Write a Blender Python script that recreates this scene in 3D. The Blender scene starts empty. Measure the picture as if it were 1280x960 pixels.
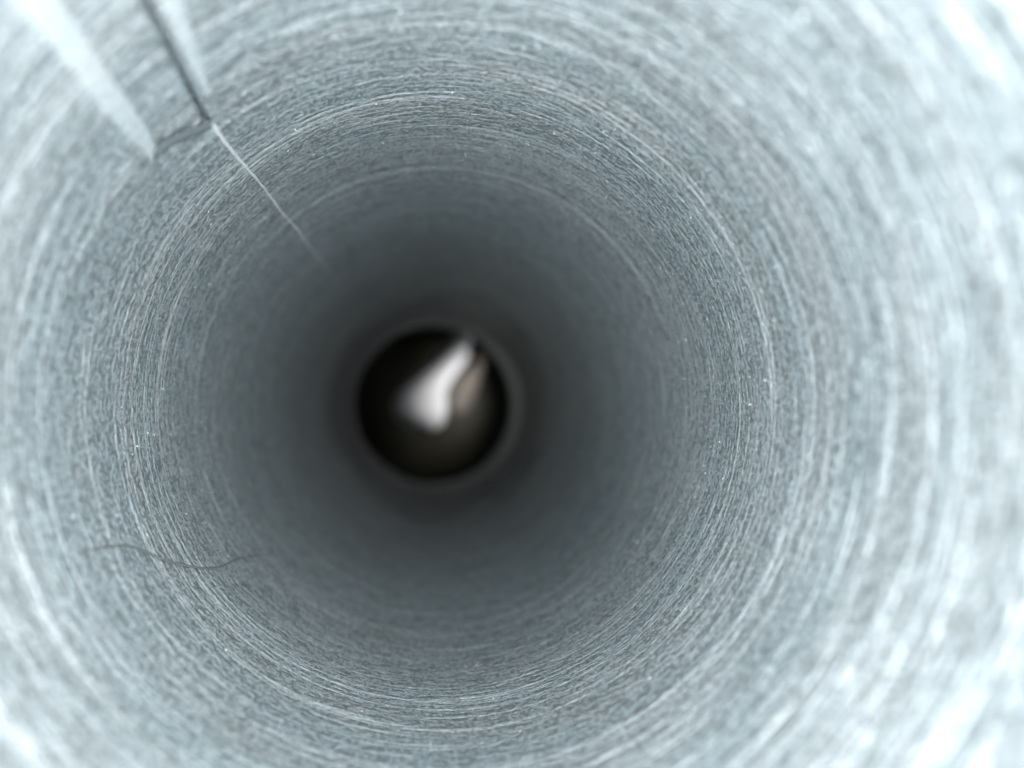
import bpy, bmesh, math, random
import numpy as np
from mathutils import Vector

random.seed(7)
RNG = np.random.default_rng(7)
S = bpy.context.scene
COL = S.collection
R = 0.0155                      # bore radius in metres (a 31 mm tube)
F = 925.0                       # focal length in photo pixels (1280 wide)
VPX, VPY = 548.0, 506.0         # where the tube axis meets the picture

# ------------------------------------------------------------------ camera
cam = bpy.data.cameras.new('camera')
cam.sensor_width = 36.0
cam.lens = F / 1280 * 36.0
cam.shift_x = (640 - VPX) / 1280
cam.shift_y = -(480 - VPY) / 1280
cam.clip_start = 0.0005
cam.clip_end = 50
cam.dof.use_dof = True
cam.dof.focus_distance = 2.5 * R
cam.dof.aperture_fstop = cam.lens / (0.076 * R * 1000)
co = bpy.data.objects.new('camera', cam)
COL.objects.link(co)
co.location = (0, 0, 0)
co.rotation_euler = (math.pi / 2, 0, 0)          # looks along +Y
S.camera = co

# ------------------------------------------------------------------ world and lamps
W = bpy.data.worlds.new('World')
S.world = W
W.use_nodes = True
bg = W.node_tree.nodes['Background']
bg.inputs['Color'].default_value = (0.86, 0.95, 1.0, 1)
bg.inputs['Strength'].default_value = 0.06

def area(name, loc, target, size, power, color):
    l = bpy.data.lights.new(name, 'AREA')
    l.shape = 'DISK'
    l.size = size
    l.energy = power
    l.color = color
    o = bpy.data.objects.new(name, l)
    COL.objects.link(o)
    o.location = loc
    o.rotation_euler = (Vector(target) - Vector(loc)).to_track_quat('-Z', 'Y').to_euler()
    return o

# soft lamps grouped round the open mouth: (angle off the axis, bearings round it, total power)
for off, bearings, power in ((25, (20, 200), 0.42), (40, (-40, 80, 200), 0.68),
                             (55, (25, 150, 265), 1.06), (68, (-50, 20, 90, 165, 240), 1.50)):
    a_ = math.radians(off)
    for b_ in bearings:
        c_ = math.radians(b_)
        area('mouth_lamp', (0.15 * math.sin(a_) * math.cos(c_), 0.013 - 0.15 * math.cos(a_), 0.15 * math.sin(a_) * math.sin(c_)),
             (0, 0.025, 0), 0.14 if off > 60 else 0.09, power / len(bearings), (0.905, 0.968, 1.0))
S.view_settings.view_transform = 'Standard'
S.view_settings.look = 'None'
S.view_settings.exposure = 0.0
S.view_settings.gamma = 1.0
S.view_settings.use_curve_mapping = False
S.cycles.max_bounces = 24
S.cycles.glossy_bounces = 20
S.cycles.diffuse_bounces = 8
S.cycles.sample_clamp_indirect = 6.0
S.cycles.caustics_reflective = True
S.cycles.use_denoising = True
S.cycles.denoising_prefilter = 'ACCURATE'

# ------------------------------------------------------------------ node helpers
def new_mat(name):
    m = bpy.data.materials.new(name)
    m.use_nodes = True
    nt = m.node_tree
    return m, nt, nt.nodes['Principled BSDF']

def node(nt, typ, **kw):
    n = nt.nodes.new(typ)
    for k, v in kw.items():
        if k in n.inputs.keys() if hasattr(n.inputs, 'keys') else False:
            n.inputs[k].default_value = v
        else:
            setattr(n, k, v)
    return n

def val(nt, op, a, b=None, clamp=False):
    n = nt.nodes.new('ShaderNodeMath')
    n.operation = op
    n.use_clamp = clamp
    for i, x in enumerate((a, b)):
        if x is None:
            continue
        if isinstance(x, (int, float)):
            n.inputs[i].default_value = x
        else:
            nt.links.new(x, n.inputs[i])
    return n.outputs[0]

def noise(nt, vec, scale, detail=2.0, rough=0.5, tilt=(0, 0, 0), loc=(0, 0, 0)):
    """3-D noise whose frequency per bore radius is given along x, y (axis), z."""
    mp = nt.nodes.new('ShaderNodeMapping')
    mp.inputs['Rotation'].default_value = tilt
    mp2 = nt.nodes.new('ShaderNodeMapping')
    mp2.inputs['Scale'].default_value = tuple(s / R for s in scale)
    mp2.inputs['Location'].default_value = loc
    nt.links.new(vec, mp.inputs['Vector'])
    nt.links.new(mp.outputs[0], mp2.inputs['Vector'])
    n = nt.nodes.new('ShaderNodeTexNoise')
    n.inputs['Scale'].default_value = 1.0
    n.inputs['Detail'].default_value = detail
    n.inputs['Roughness'].default_value = rough
    nt.links.new(mp2.outputs[0], n.inputs['Vector'])
    return n.outputs['Fac']

def ramp(nt, fac, stops):
    r = nt.nodes.new('ShaderNodeMapRange')
    r.interpolation_type = 'SMOOTHSTEP'
    r.inputs['From Min'].default_value = stops[0]
    r.inputs['From Max'].default_value = stops[1]
    r.inputs['To Min'].default_value = stops[2]
    r.inputs['To Max'].default_value = stops[3]
    nt.links.new(fac, r.inputs['Value'])
    return r.outputs[0]

def metal_material(name, base, metallic, rough, grain=1.0, rmax=0.62):
    m, nt, p = new_mat(name)
    tc = nt.nodes.new('ShaderNodeTexCoord')
    # coordinates wander a little so the turning marks are not perfect circles
    wob = nt.nodes.new('ShaderNodeTexNoise')
    wob.inputs['Scale'].default_value = 2.2 / R
    wob.inputs['Detail'].default_value = 1
    nt.links.new(tc.outputs['Object'], wob.inputs['Vector'])
    sub = nt.nodes.new('ShaderNodeVectorMath'); sub.operation = 'SUBTRACT'
    sub.inputs[1].default_value = (0.5, 0.5, 0.5)
    nt.links.new(wob.outputs['Color'], sub.inputs[0])
    scl = nt.nodes.new('ShaderNodeVectorMath'); scl.operation = 'SCALE'
    scl.inputs['Scale'].default_value = 0.010 * R
    nt.links.new(sub.outputs[0], scl.inputs[0])
    add = nt.nodes.new('ShaderNodeVectorMath'); add.operation = 'ADD'
    nt.links.new(tc.outputs['Object'], add.inputs[0])
    nt.links.new(scl.outputs[0], add.inputs[1])
    V = add.outputs[0]

    fine = noise(nt, V, (70, 56, 70), 2, 0.65)
    fine = ramp(nt, fine, (0.34, 0.66, 0.0, 1.0))
    streak = ramp(nt, noise(nt, V, (17, 58, 17), 3, 0.6, loc=(3, 1, 7)), (0.32, 0.68, 0.0, 1.0))
    broad = noise(nt, V, (0.7, 5.5, 0.7), 3, 0.55, loc=(9, 4, 2))
    l1 = noise(nt, V, (0.45, 70, 0.45), 1, 0.5, tilt=(0.008, 0, 0.006), loc=(5, 5, 5))
    l2 = noise(nt, V, (1.0, 50, 1.0), 1, 0.5, tilt=(-0.012, 0, 0.01), loc=(1, 8, 3))
    l3 = noise(nt, V, (1.9, 88, 1.9), 1, 0.5, tilt=(0.03, 0, -0.02), loc=(11, 2, 6))
    s1 = ramp(nt, l1, (0.648, 0.68, 0, 1))
    s2 = ramp(nt, l2, (0.675, 0.715, 0, 1))
    s3 = ramp(nt, l3, (0.63, 0.70, 0, 1))
    lines = val(nt, 'MAXIMUM', s1, val(nt, 'MAXIMUM', val(nt, 'MULTIPLY', s2, 0.6), s3))
    keep = ramp(nt, noise(nt, V, (26, 26, 26), 2, 0.6, loc=(7, 7, 1)), (0.36, 0.58, 0.5, 1.0))
    lines = val(nt, 'MULTIPLY', lines, keep)
    speck = ramp(nt, noise(nt, V, (62, 62, 62), 1, 0.5, loc=(2, 2, 9)), (0.66, 0.76, 0, 1))

    # height
    h = val(nt, 'MULTIPLY', fine, 0.42)
    h = val(nt, 'ADD', h, val(nt, 'MULTIPLY', streak, 0.5))
    h = val(nt, 'ADD', h, val(nt, 'MULTIPLY', lines, 0.32))
    h = val(nt, 'ADD', h, val(nt, 'MULTIPLY', broad, 0.15))
    bump = nt.nodes.new('ShaderNodeBump')
    bump.inputs['Strength'].default_value = 0.52 * grain
    bump.inputs['Distance'].default_value = 0.018 * R
    nt.links.new(h, bump.inputs['Height'])
    nt.links.new(bump.outputs[0], p.inputs['Normal'])

    # colour: grain mottling, broad reflections painted as tint bands, brighter freshly scratched metal
    t = val(nt, 'ADD', val(nt, 'MULTIPLY', fine, 0.5), val(nt, 'MULTIPLY', streak, 0.5))
    t = ramp(nt, t, (0.22, 0.80, 0.0, 1.0))
    mix = nt.nodes.new('ShaderNodeMix'); mix.data_type = 'RGBA'
    mix.inputs['A'].default_value = tuple(c * (1 - 0.44 * grain) for c in base) + (1,)
    mix.inputs['B'].default_value = tuple(min(1, c * (1 + 0.24 * grain)) for c in base) + (1,)
    nt.links.new(t, mix.inputs['Factor'])
    tint = nt.nodes.new('ShaderNodeMix'); tint.data_type = 'RGBA'; tint.blend_type = 'MULTIPLY'
    tint.inputs['Factor'].default_value = 1.0
    tr = nt.nodes.new('ShaderNodeMix'); tr.data_type = 'RGBA'
    tr.inputs['A'].default_value = (0.925, 0.983, 1.0, 1)
    tr.inputs['B'].default_value = (0.985, 0.99, 0.985, 1)
    nt.links.new(ramp(nt, broad, (0.35, 0.65, 0, 1)), tr.inputs['Factor'])
    nt.links.new(mix.outputs['Result'], tint.inputs['A'])
    nt.links.new(tr.outputs['Result'], tint.inputs['B'])
    brt = nt.nodes.new('ShaderNodeMix'); brt.data_type = 'RGBA'
    brt.inputs['B'].default_value = (0.93, 0.95, 0.96, 1)
    nt.links.new(tint.outputs['Result'], brt.inputs['A'])
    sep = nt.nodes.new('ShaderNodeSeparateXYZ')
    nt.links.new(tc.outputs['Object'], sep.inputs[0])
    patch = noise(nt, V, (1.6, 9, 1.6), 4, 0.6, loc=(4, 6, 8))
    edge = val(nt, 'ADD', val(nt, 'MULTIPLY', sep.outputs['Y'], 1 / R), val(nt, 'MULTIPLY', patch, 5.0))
    deep_shade_f = ramp(nt, edge, (8.95, 9.35, 0, 1))  # painted shade: wall colour darkens with depth, with a streaky edge
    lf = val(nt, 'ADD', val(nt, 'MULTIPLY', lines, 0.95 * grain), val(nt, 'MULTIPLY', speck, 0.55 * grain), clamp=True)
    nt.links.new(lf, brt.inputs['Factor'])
    shade_mix = nt.nodes.new('ShaderNodeMix'); shade_mix.data_type = 'RGBA'
    shade_mix.inputs['B'].default_value = (0.145, 0.165, 0.17, 1)
    nt.links.new(deep_shade_f, shade_mix.inputs['Factor'])
    nt.links.new(brt.outputs['Result'], shade_mix.inputs['A'])
    nt.links.new(shade_mix.outputs['Result'], p.inputs['Base Color'])
    nt.links.new(ramp(nt, deep_shade_f, (0, 1, metallic, 0.3)), p.inputs['Metallic'])
    nt.links.new(ramp(nt, streak, (0.1, 0.9, rough + 0.08, rough - 0.06)), p.inputs['Roughness'])
    return m

def plain_material(name, color, rough, metallic=0.0, var=0.15, freq=10):
    m, nt, p = new_mat(name)
    tc = nt.nodes.new('ShaderNodeTexCoord')
    n = noise(nt, tc.outputs['Object'], (freq, freq, freq), 3, 0.55)
    mix = nt.nodes.new('ShaderNodeMix'); mix.data_type = 'RGBA'
    mix.inputs['A'].default_value = tuple(c * (1 - var) for c in color) + (1,)
    mix.inputs['B'].default_value = tuple(min(1, c * (1 + var)) for c in color) + (1,)
    nt.links.new(n, mix.inputs['Factor'])
    nt.links.new(mix.outputs['Result'], p.inputs['Base Color'])
    p.inputs['Roughness'].default_value = rough
    p.inputs['Metallic'].default_value = metallic
    return m

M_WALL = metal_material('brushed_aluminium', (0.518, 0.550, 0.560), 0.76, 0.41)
M_OUT = metal_material('outer_aluminium', (0.55, 0.57, 0.58), 0.9, 0.35, 0.4)
M_SEAM = plain_material('bright_bead', (0.76, 0.75, 0.745), 0.35, 0.25)
M_DEEP_SHADE = plain_material('deep_shade', (0.118, 0.135, 0.14), 0.55, 0.3, 0.2, 3)  # darker tone carries the shade on the wall before the lip
M_LIP = plain_material('dull_steel', (0.64, 0.62, 0.59), 0.6, 0.0)
M_EDGE = metal_material('glint_edge', (0.63, 0.65, 0.655), 0.5, 0.4, 0.35)  # lighter tone puts the glint into the colour of the slot edges
M_GAP_SHADE = plain_material('gap_shade', (0.085, 0.10, 0.105), 0.8, 0.0)  # dark tone for the shade in the gap at the slot end
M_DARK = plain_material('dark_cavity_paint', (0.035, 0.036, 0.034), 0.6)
M_PLUG = plain_material('dark_plug', (0.044, 0.043, 0.030), 0.55, 0.0, 0.2)
M_HIGHLIGHT = plain_material('highlight_white', (0.82, 0.82, 0.84), 0.5, 0.0, 0.03)  # white of the modelled highlight in the hole
M_BEIGE = plain_material('beige_plastic', (0.155, 0.138, 0.118), 0.55, 0.0, 0.08)
M_HAIR = plain_material('dark_hair', (0.12, 0.125, 0.125), 0.5)
M_GLINT = plain_material('bright_burr', (0.95, 0.95, 0.97), 0.25, 0.5, 0.02)

# ------------------------------------------------------------------ mesh helpers
def link(name, verts, faces, mat, parent=None, smooth=True, normals=None):
    me = bpy.data.meshes.new(name)
    me.from_pydata([tuple(v) for v in verts], [], faces)
    me.update()
    me.polygons.foreach_set('use_smooth', [smooth] * len(me.polygons))
    me.materials.append(mat)
    if normals is not None:
        me.normals_split_custom_set_from_vertices([tuple(n) for n in normals])
    o = bpy.data.objects.new(name, me)
    COL.objects.link(o)
    if parent:
        o.parent = parent
    return o

def thing(name, label, cat, loc=(0, 0, 0)):
    o = bpy.data.objects.new(name, None)
    o.empty_display_size = 0.005
    COL.objects.link(o)
    o.location = loc
    o['label'] = label
    o['category'] = cat
    return o

def tag(o, label, cat):
    o['label'] = label
    o['category'] = cat
    return o

def cyl(th, y, r):
    """point on a cylinder round the tube axis; th from +X towards +Z; y, r in bore radii"""
    return np.stack([r * R * np.cos(th), y * R, r * R * np.sin(th)], -1)

def grid_faces(nu, nv, closed=False, flip=False, off=0):
    f = []
    for i in range(nu if closed else nu - 1):
        for j in range(nv - 1):
            a = i * nv + j
            b = ((i + 1) % nu) * nv + j
            q = (off + a, off + b, off + b + 1, off + a + 1)
            f.append(q[::-1] if flip else q)
    return f

def ring_strip(profile, n=192, cx=0.0, cz=0.0, closed=True):
    """lathe (y, r) profile in bore radii round the axis"""
    th = np.linspace(0, 2 * math.pi, n, endpoint=False)
    pts = []
    for t in th:
        for (y, r) in profile:
            pts.append((R * (cx + r * math.cos(t)), R * y, R * (cz + r * math.sin(t))))
    return pts, grid_faces(n, len(profile), True)

def on_wall(px, py, r=1.0):
    """(theta, depth in bore radii) of the wall point whose picture falls at photo pixel px, py"""
    dx, dy = px - VPX, VPY - py
    return math.atan2(dy, dx), F * r / math.hypot(dx, dy)

def tube_along(points, radii, sides=6):
    P = [Vector(p) for p in points]
    verts, faces = [], []
    up = Vector((0.3, 0.2, 0.9)).normalized()
    for i, p in enumerate(P):
        t = (P[min(i + 1, len(P) - 1)] - P[max(i - 1, 0)]).normalized()
        a = t.cross(up).normalized()
        b = t.cross(a).normalized()
        for k in range(sides):
            ang = 2 * math.pi * k / sides
            verts.append(p + radii[i] * (math.cos(ang) * a + math.sin(ang) * b))
    n = len(P)
    for i in range(n - 1):
        for k in range(sides):
            k2 = (k + 1) % sides
            faces.append((i * sides + k, i * sides + k2, (i + 1) * sides + k2, (i + 1) * sides + k))
    faces.append(tuple(range(sides))[::-1])
    faces.append(tuple((n - 1) * sides + k for k in range(sides)))
    return verts, faces

# ------------------------------------------------------------------ the tube
Y0 = 0.85            # mouth of the tube
YL = 10.0            # depth of the inner lip
YF, KF = 6.8, 0.0125 # from here the bore is flared to darken its end
tube = thing('metal_tube', 'pale brushed metal tube seen from inside, its scored bore running to a dark stepped hole', 'tube',
             (0, 0, 0))

# sector that holds the keyway: a shallow, slightly skewed milled slot
TA, TB = math.radians(112), math.radians(150)
YE = 2.35            # end of the sector in depth

def long_rows():
    r = np.concatenate([np.linspace(Y0, YE, 60), np.linspace(YE, YL, 120)[1:]])
    return r

def part_wall(t0, t1, rows, nt_):
    th = np.linspace(t0, t1, nt_)
    T, Yv = np.meshgrid(th, rows, indexing='ij')
    # the joint with the shade-toned end section is skewed, as the shade falls
    joint = 0.25 * np.cos(T - math.radians(35)) + 0.03 * np.sin(5 * T)
    Yv = Yv + joint * np.where(Yv <= YS, np.clip((Yv - 5.2) / (YS - 5.2), 0, 1), (YL - Yv) / (YL - YS))
    fl = np.clip(Yv - YF, 0, None)
    P = cyl(T, Yv, 1 + KF * fl ** 2).reshape(-1, 3)
    N = np.stack([-np.cos(T), 2 * KF * fl, -np.sin(T)], -1).reshape(-1, 3)
    N /= np.linalg.norm(N, axis=1)[:, None]
    return P, N, grid_faces(nt_, len(rows))

rows_near = np.linspace(Y0, YE, 60)
YS = 7.6              # from here a darker wall colour paints in the deep shade
rows_far = np.linspace(YE, YS, 130)
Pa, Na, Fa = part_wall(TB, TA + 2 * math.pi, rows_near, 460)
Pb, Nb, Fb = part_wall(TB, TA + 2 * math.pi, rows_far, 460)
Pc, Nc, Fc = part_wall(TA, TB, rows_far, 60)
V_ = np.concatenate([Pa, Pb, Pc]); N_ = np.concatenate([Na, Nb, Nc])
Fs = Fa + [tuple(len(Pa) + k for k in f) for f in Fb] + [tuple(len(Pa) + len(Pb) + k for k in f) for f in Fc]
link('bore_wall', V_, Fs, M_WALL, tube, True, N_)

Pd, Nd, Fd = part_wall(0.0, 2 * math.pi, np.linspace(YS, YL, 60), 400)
link('shaded_end_wall', Pd, Fd, M_DEEP_SHADE, tube, True, Nd)

# keyway part
def sstep(a, b, x):
    t = np.clip((x - a) / (b - a), 0, 1)
    return t * t * (3 - 2 * t)

nth, nyy = 620, 460
th = np.linspace(TA, TB, nth)
yy = np.concatenate([np.linspace(Y0, 1.85, 200), np.linspace(1.85, YE, 260)[1:]])
nyy = len(yy)
T, Yv = np.meshgrid(th, yy, indexing='ij')
slope = math.radians(6.1)
thr = math.radians(128.9) + slope * (Yv - 2.05)       # right edge of the slot
thl = math.radians(138.6) + slope * (Yv - 1.95)       # left edge
q = (T - thr) / (thl - thr)                           # 0 at right edge, 1 at left
yend = 2.055 - 0.115 * q + 0.03 * sstep(0.7, 1.1, q)
inside = sstep(-0.03, 0.03, q) * (1 - sstep(0.93, 1.12, q)) * (1 - sstep(-0.035, 0.035, Yv - yend))
rad = 1 + 0.011 * inside
# open joint along the right side and the end of the slot
cut_r = np.exp(-((q - 0.03) / 0.045) ** 4) * (1 - sstep(0.0, 0.02, Yv - 2.06))
rad += 0.045 * cut_r
near = 1 - sstep(1.95, 2.10, Yv)
fade = sstep(TA, TA + 0.06, T) * (1 - sstep(TB - 0.06, TB, T)) * (1 - sstep(YE - 0.1, YE, Yv))
rad = 1 + (rad - 1) * fade
P = cyl(T, Yv, rad).reshape(-1, 3)
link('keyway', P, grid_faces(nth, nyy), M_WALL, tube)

# weld bead that starts at the slot corner and runs on down the tube
def ridge(name, th_list, y_list, width, height, mat):
    n = len(th_list)
    verts = []
    for i in range(n):
        j0, j1 = max(i - 1, 0), min(i + 1, n - 1)
        dt, dy = th_list[j1] - th_list[j0], y_list[j1] - y_list[j0]
        L = math.hypot(dt, dy)
        nx, ny = -dy / L, dt / L
        for k in range(11):
            s = k / 5 - 1
            hgt = (height[i] + 0.001) * (0.5 + 0.5 * math.cos(math.pi * s)) - 0.001
            verts.append(cyl(np.array(th_list[i] + nx * s * width[i]), np.array(y_list[i] + ny * s * width[i]), np.array(1 - hgt)))
    return link(name, verts, grid_faces(n, 11), mat, tube)

n = 90
ys = np.linspace(2.04, 5.1, n)
tb = math.radians(128.95)
w = np.interp(ys, [2.04, 2.2, 2.6, 3.9, 4.0, 5.1], [0.0085, 0.0065, 0.0050, 0.0055, 0.006, 0.005])
hh = np.interp(ys, [2.04, 3.0, 3.9, 4.0, 5.1], [0.007, 0.006, 0.005, 0.0044, 0.0016]) * (1 + 0.3 * np.sin(ys * 31) * np.sin(ys * 12.3))
ridge('weld_bead', [tb + 0.0025 * math.sin(y * 9) + random.uniform(-.0008, .0008) for y in ys], list(ys), list(w), list(hh), M_SEAM)
ys2 = np.linspace(Y0 + 0.01, 1.95, 60)
ridge('slot_edge', [math.radians(138.6) + slope * (y - 1.95) + 0.006 for y in ys2], list(ys2),
      list(np.interp(ys2, [Y0, 1.3, 1.8, 1.95], [0.046, 0.038, 0.032, 0.022]) + 0.003 * np.sin(ys2 * 23) * np.sin(ys2 * 9)),
      list(np.interp(ys2, [Y0, 1.7, 1.95], [0.005, 0.0038, -0.0008])), M_EDGE)
ys3 = np.linspace(Y0 + 0.01, 2.0, 60)
ridge('slot_edge', [math.radians(128.9) + slope * (y - 2.05) - 0.034 * (2.12 - y) ** 0.5 - 0.012 for y in ys3], list(ys3),
      list(np.interp(ys3, [Y0, 1.4, 1.8, 2.0], [0.040, 0.034, 0.024, 0.010])),
      list(np.interp(ys3, [Y0, 1.7, 2.0], [0.004, 0.003, -0.0008])), M_EDGE)
qs = np.linspace(-0.03, 1.03, 40)
ye = 2.055 - 0.115 * qs + 0.03 * sstep(0.7, 1.1, qs)
ridge('joint_shade', [math.radians(128.9 + 9.7 * q_) + slope * (y - 2.0) for q_, y in zip(qs, ye)], list(ye),
      list(0.026 + 0.004 * np.sin(qs * 17)), [0.006] * 40, M_GAP_SHADE)  # dark ribbon in place of the shaded gap
# turning ridge that starts at the bead
ts = np.linspace(math.radians(129), math.radians(66), 120)
yr = [3.93 - 0.35 * (t0 / 119) ** 1.2 + 0.01 * math.sin(t0 * .3) for t0 in range(120)]
ridge('turning_ridge', list(ts), yr, list(np.interp(range(120), [0, 20, 119], [.010, .012, .004])),
      list(np.interp(range(120), [0, 20, 119], [.0024, .0024, .0002])), M_WALL)

# lip at the end of the bore: annular face with an off-centre hole, and the far shell behind it
HR, HX, HZ = 1.055, -0.074, 0.0
nn = 192
tt = np.linspace(0, 2 * math.pi, nn, endpoint=False)
vs = []
prof = [(1.45, 0.0, 0), (1.13, 0.0, 0), (HR + 0.015, -0.004, 1), (HR, 0.012, 1), (HR + 0.012, 0.10, 1), (HR + 0.03, 0.13, 1), (1.45, 0.13, 0)]
for t in tt:
    for (r, dy, ecc) in prof:
        vs.append((R * (r * math.cos(t) + HX * ecc), R * (YL + dy), R * (r * math.sin(t) + HZ * ecc)))
link('step_lip', vs, grid_faces(nn, len(prof), True, True), M_LIP, tube)
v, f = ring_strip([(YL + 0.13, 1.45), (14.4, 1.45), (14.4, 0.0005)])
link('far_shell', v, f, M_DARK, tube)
v, f = ring_strip([(Y0, 1.0), (Y0 - 0.03, 1.03), (Y0 - 0.03, 1.11), (Y0, 1.14), (6.3, 1.14), (7.0, 1.52), (14.5, 1.52), (14.5, 0.0005)], 192)
link('outer_wall', v, f, M_OUT, tube)

# burrs that catch the light
ico = bmesh.new()
bmesh.ops.create_icosphere(ico, subdivisions=1, radius=1.0)
ico_v = [v_.co.copy() for v_ in ico.verts]
ico_f = [tuple(v_.index for v_ in f_.verts) for f_ in ico.faces]
ico.free()
def burr_geo(th_, y_, s):
    c = cyl(np.array(th_), np.array(y_), np.array(0.999))
    return [tuple(c + np.array(vv) * s * R * np.array([1, .8, 1])) for vv in ico_v]
for (px, py, s) in ((1045, 70, .0035), (1003, 20, .005), (985, 32, .004), (921, 125, .003), (1171, 290, .003)):
    a, d = on_wall(px, py)
    link('burr', burr_geo(a, d, s), ico_f, M_GLINT, tube)
bv, bf = [], []
for k in range(800):
    a, d = random.uniform(0, 2 * math.pi), 1.2 + 3.0 * random.random()
    s = random.uniform(.0010, .0026)
    o0 = len(bv)
    bv += burr_geo(a, d, s)
    bf += [tuple(o0 + i for i in f_) for f_ in ico_f]
o = link('metal_specks', bv, bf, M_GLINT, tube)
o['kind'] = 'stuff'

# ------------------------------------------------------------------ hair on the wall
hp = [(96, 692), (116, 686), (135, 683), (163, 682), (180, 688), (203, 698), (231, 706), (259, 710), (278, 707), (299, 698), (325, 694), (350, 689)]
pts = []
for px, py in hp:
    a, d = on_wall(px, py, 0.99)
    pts.append((a, d))
fine_pts = []
for i in range(len(pts) - 1):
    p0, p1, p2, p3 = pts[max(i - 1, 0)], pts[i], pts[i + 1], pts[min(i + 2, len(pts) - 1)]
    for k in range(5):
        t = k / 5
        q_ = [0.5 * (2 * b + (c - a) * t + (2 * a - 5 * b + 4 * c - d) * t * t + (3 * b - a - 3 * c + d) * t ** 3) for a, b, c, d in zip(p0, p1, p2, p3)]
        fine_pts.append(cyl(np.array(q_[0]), np.array(q_[1]), np.array(0.992)))
v, f = tube_along(fine_pts, [0.0035 * R * (1 - 0.75 * abs(2 * i / len(fine_pts) - 1) ** 3) for i in range(len(fine_pts))])
tag(link('hair', v, f, M_HAIR), 'thin dark curved hair lying on the pale bore wall at lower left', 'hair')

# ------------------------------------------------------------------ what stands behind the hole
def far(px, py, y):
    return Vector(((px - VPX) / F * y * R, y * R, (VPY - py) / F * y * R))

AP = 12.2
nr, na = 40, 96
sr = 1.43
vs = []
for i in range(na):
    t = 2 * math.pi * i / na
    for j in range(nr):
        ph = (math.pi / 2) * j / (nr - 1)
        vs.append((R * (sr * math.sin(ph) * math.cos(t)), R * (AP + 1.0 * (1 - math.cos(ph))), R * sr * math.sin(ph) * math.sin(t)))
tag(link('rounded_plug', vs, grid_faces(na, nr, True), M_PLUG), 'dark domed plug closing the far end behind the small hole', 'plug')

def bent_strip(name, rail_l, rail_r, depth_fn, mat, label, cat, m=24):
    """strip between two rails (photo pixels), rounded across; depth_fn(u) in bore radii"""
    def res(rail, k):
        d = [0.0]
        for a, b in zip(rail, rail[1:]):
            d.append(d[-1] + math.hypot(b[0] - a[0], b[1] - a[1]))
        x = np.linspace(0, d[-1], k)
        return np.stack([np.interp(x, d, [p[0] for p in rail]), np.interp(x, d, [p[1] for p in rail])], -1)
    k = 40
    L, Q = res(rail_l, k), res(rail_r, k)
    for _ in range(3):
        L[1:-1] = (L[:-2] + 2 * L[1:-1] + L[2:]) / 4
        Q[1:-1] = (Q[:-2] + 2 * Q[1:-1] + Q[2:]) / 4
    vs = []
    for i in range(k):
        for j in range(m):
            u = j / (m - 1)
            p = L[i] * (1 - u) + Q[i] * u
            vs.append(far(p[0], p[1], depth_fn(u, i / (k - 1))))
    o = link(name, vs, grid_faces(k, m, False, True), mat)
    mod = o.modifiers.new('thickness', 'SOLIDIFY')
    mod.thickness = 0.03 * R
    mod.offset = 0
    return tag(o, label, cat)

def Z1(pts_):
    return [(400 + x / 3.556, 370 + y / 3.556) for x, y in pts_]

wl = Z1([(628, 150), (533, 255), (428, 345), (355, 415), (322, 485), (338, 540), (385, 578), (440, 596), (485, 602)])
wr = Z1([(670, 150), (673, 230), (649, 290), (604, 345), (571, 395), (555, 440), (562, 490), (560, 540), (535, 582), (490, 602)])
bent_strip('highlight_strip', wl, wr, lambda u, s: 11.45 + 0.35 * (1 - u) ** 2.7 + 0.05 * u + 0.5 * max(0, s - 0.75) ** 2 / 0.0625 * 0.5, M_HIGHLIGHT,  # the far highlight, built as a white strip
           'white curled strip shaped as the bright highlight behind the small hole', 'strip')
el = Z1([(735, 210), (690, 290), (620, 355), (575, 415), (560, 450), (570, 500), (600, 520)])
er = Z1([(765, 215), (745, 280), (722, 340), (705, 390), (690, 430), (660, 490), (620, 525)])
bent_strip('beige_strip', el, er, lambda u, s: 11.75 - 0.12 * math.sin(math.pi * u) + 0.12 * u, M_BEIGE,
           'dull beige strip tucked against the right side of the bright white one', 'strip')

# added lamp, unseen behind the lip, to light the strips and plug
pl = bpy.data.lights.new('hidden_lamp', 'SPOT')
pl.energy = 0.038
pl.shadow_soft_size = 0.28 * R
pl.spot_size = math.radians(66)
pl.spot_blend = 0.7
pl.color = (1.0, 0.98, 0.97)
po = bpy.data.objects.new('hidden_lamp', pl)
COL.objects.link(po)
po.location = (1.18 * R, 10.4 * R, 0.40 * R)
po.rotation_euler = (Vector((0.0 * R, 11.8 * R, 0.05 * R)) - po.location).to_track_quat('-Z', 'Y').to_euler()
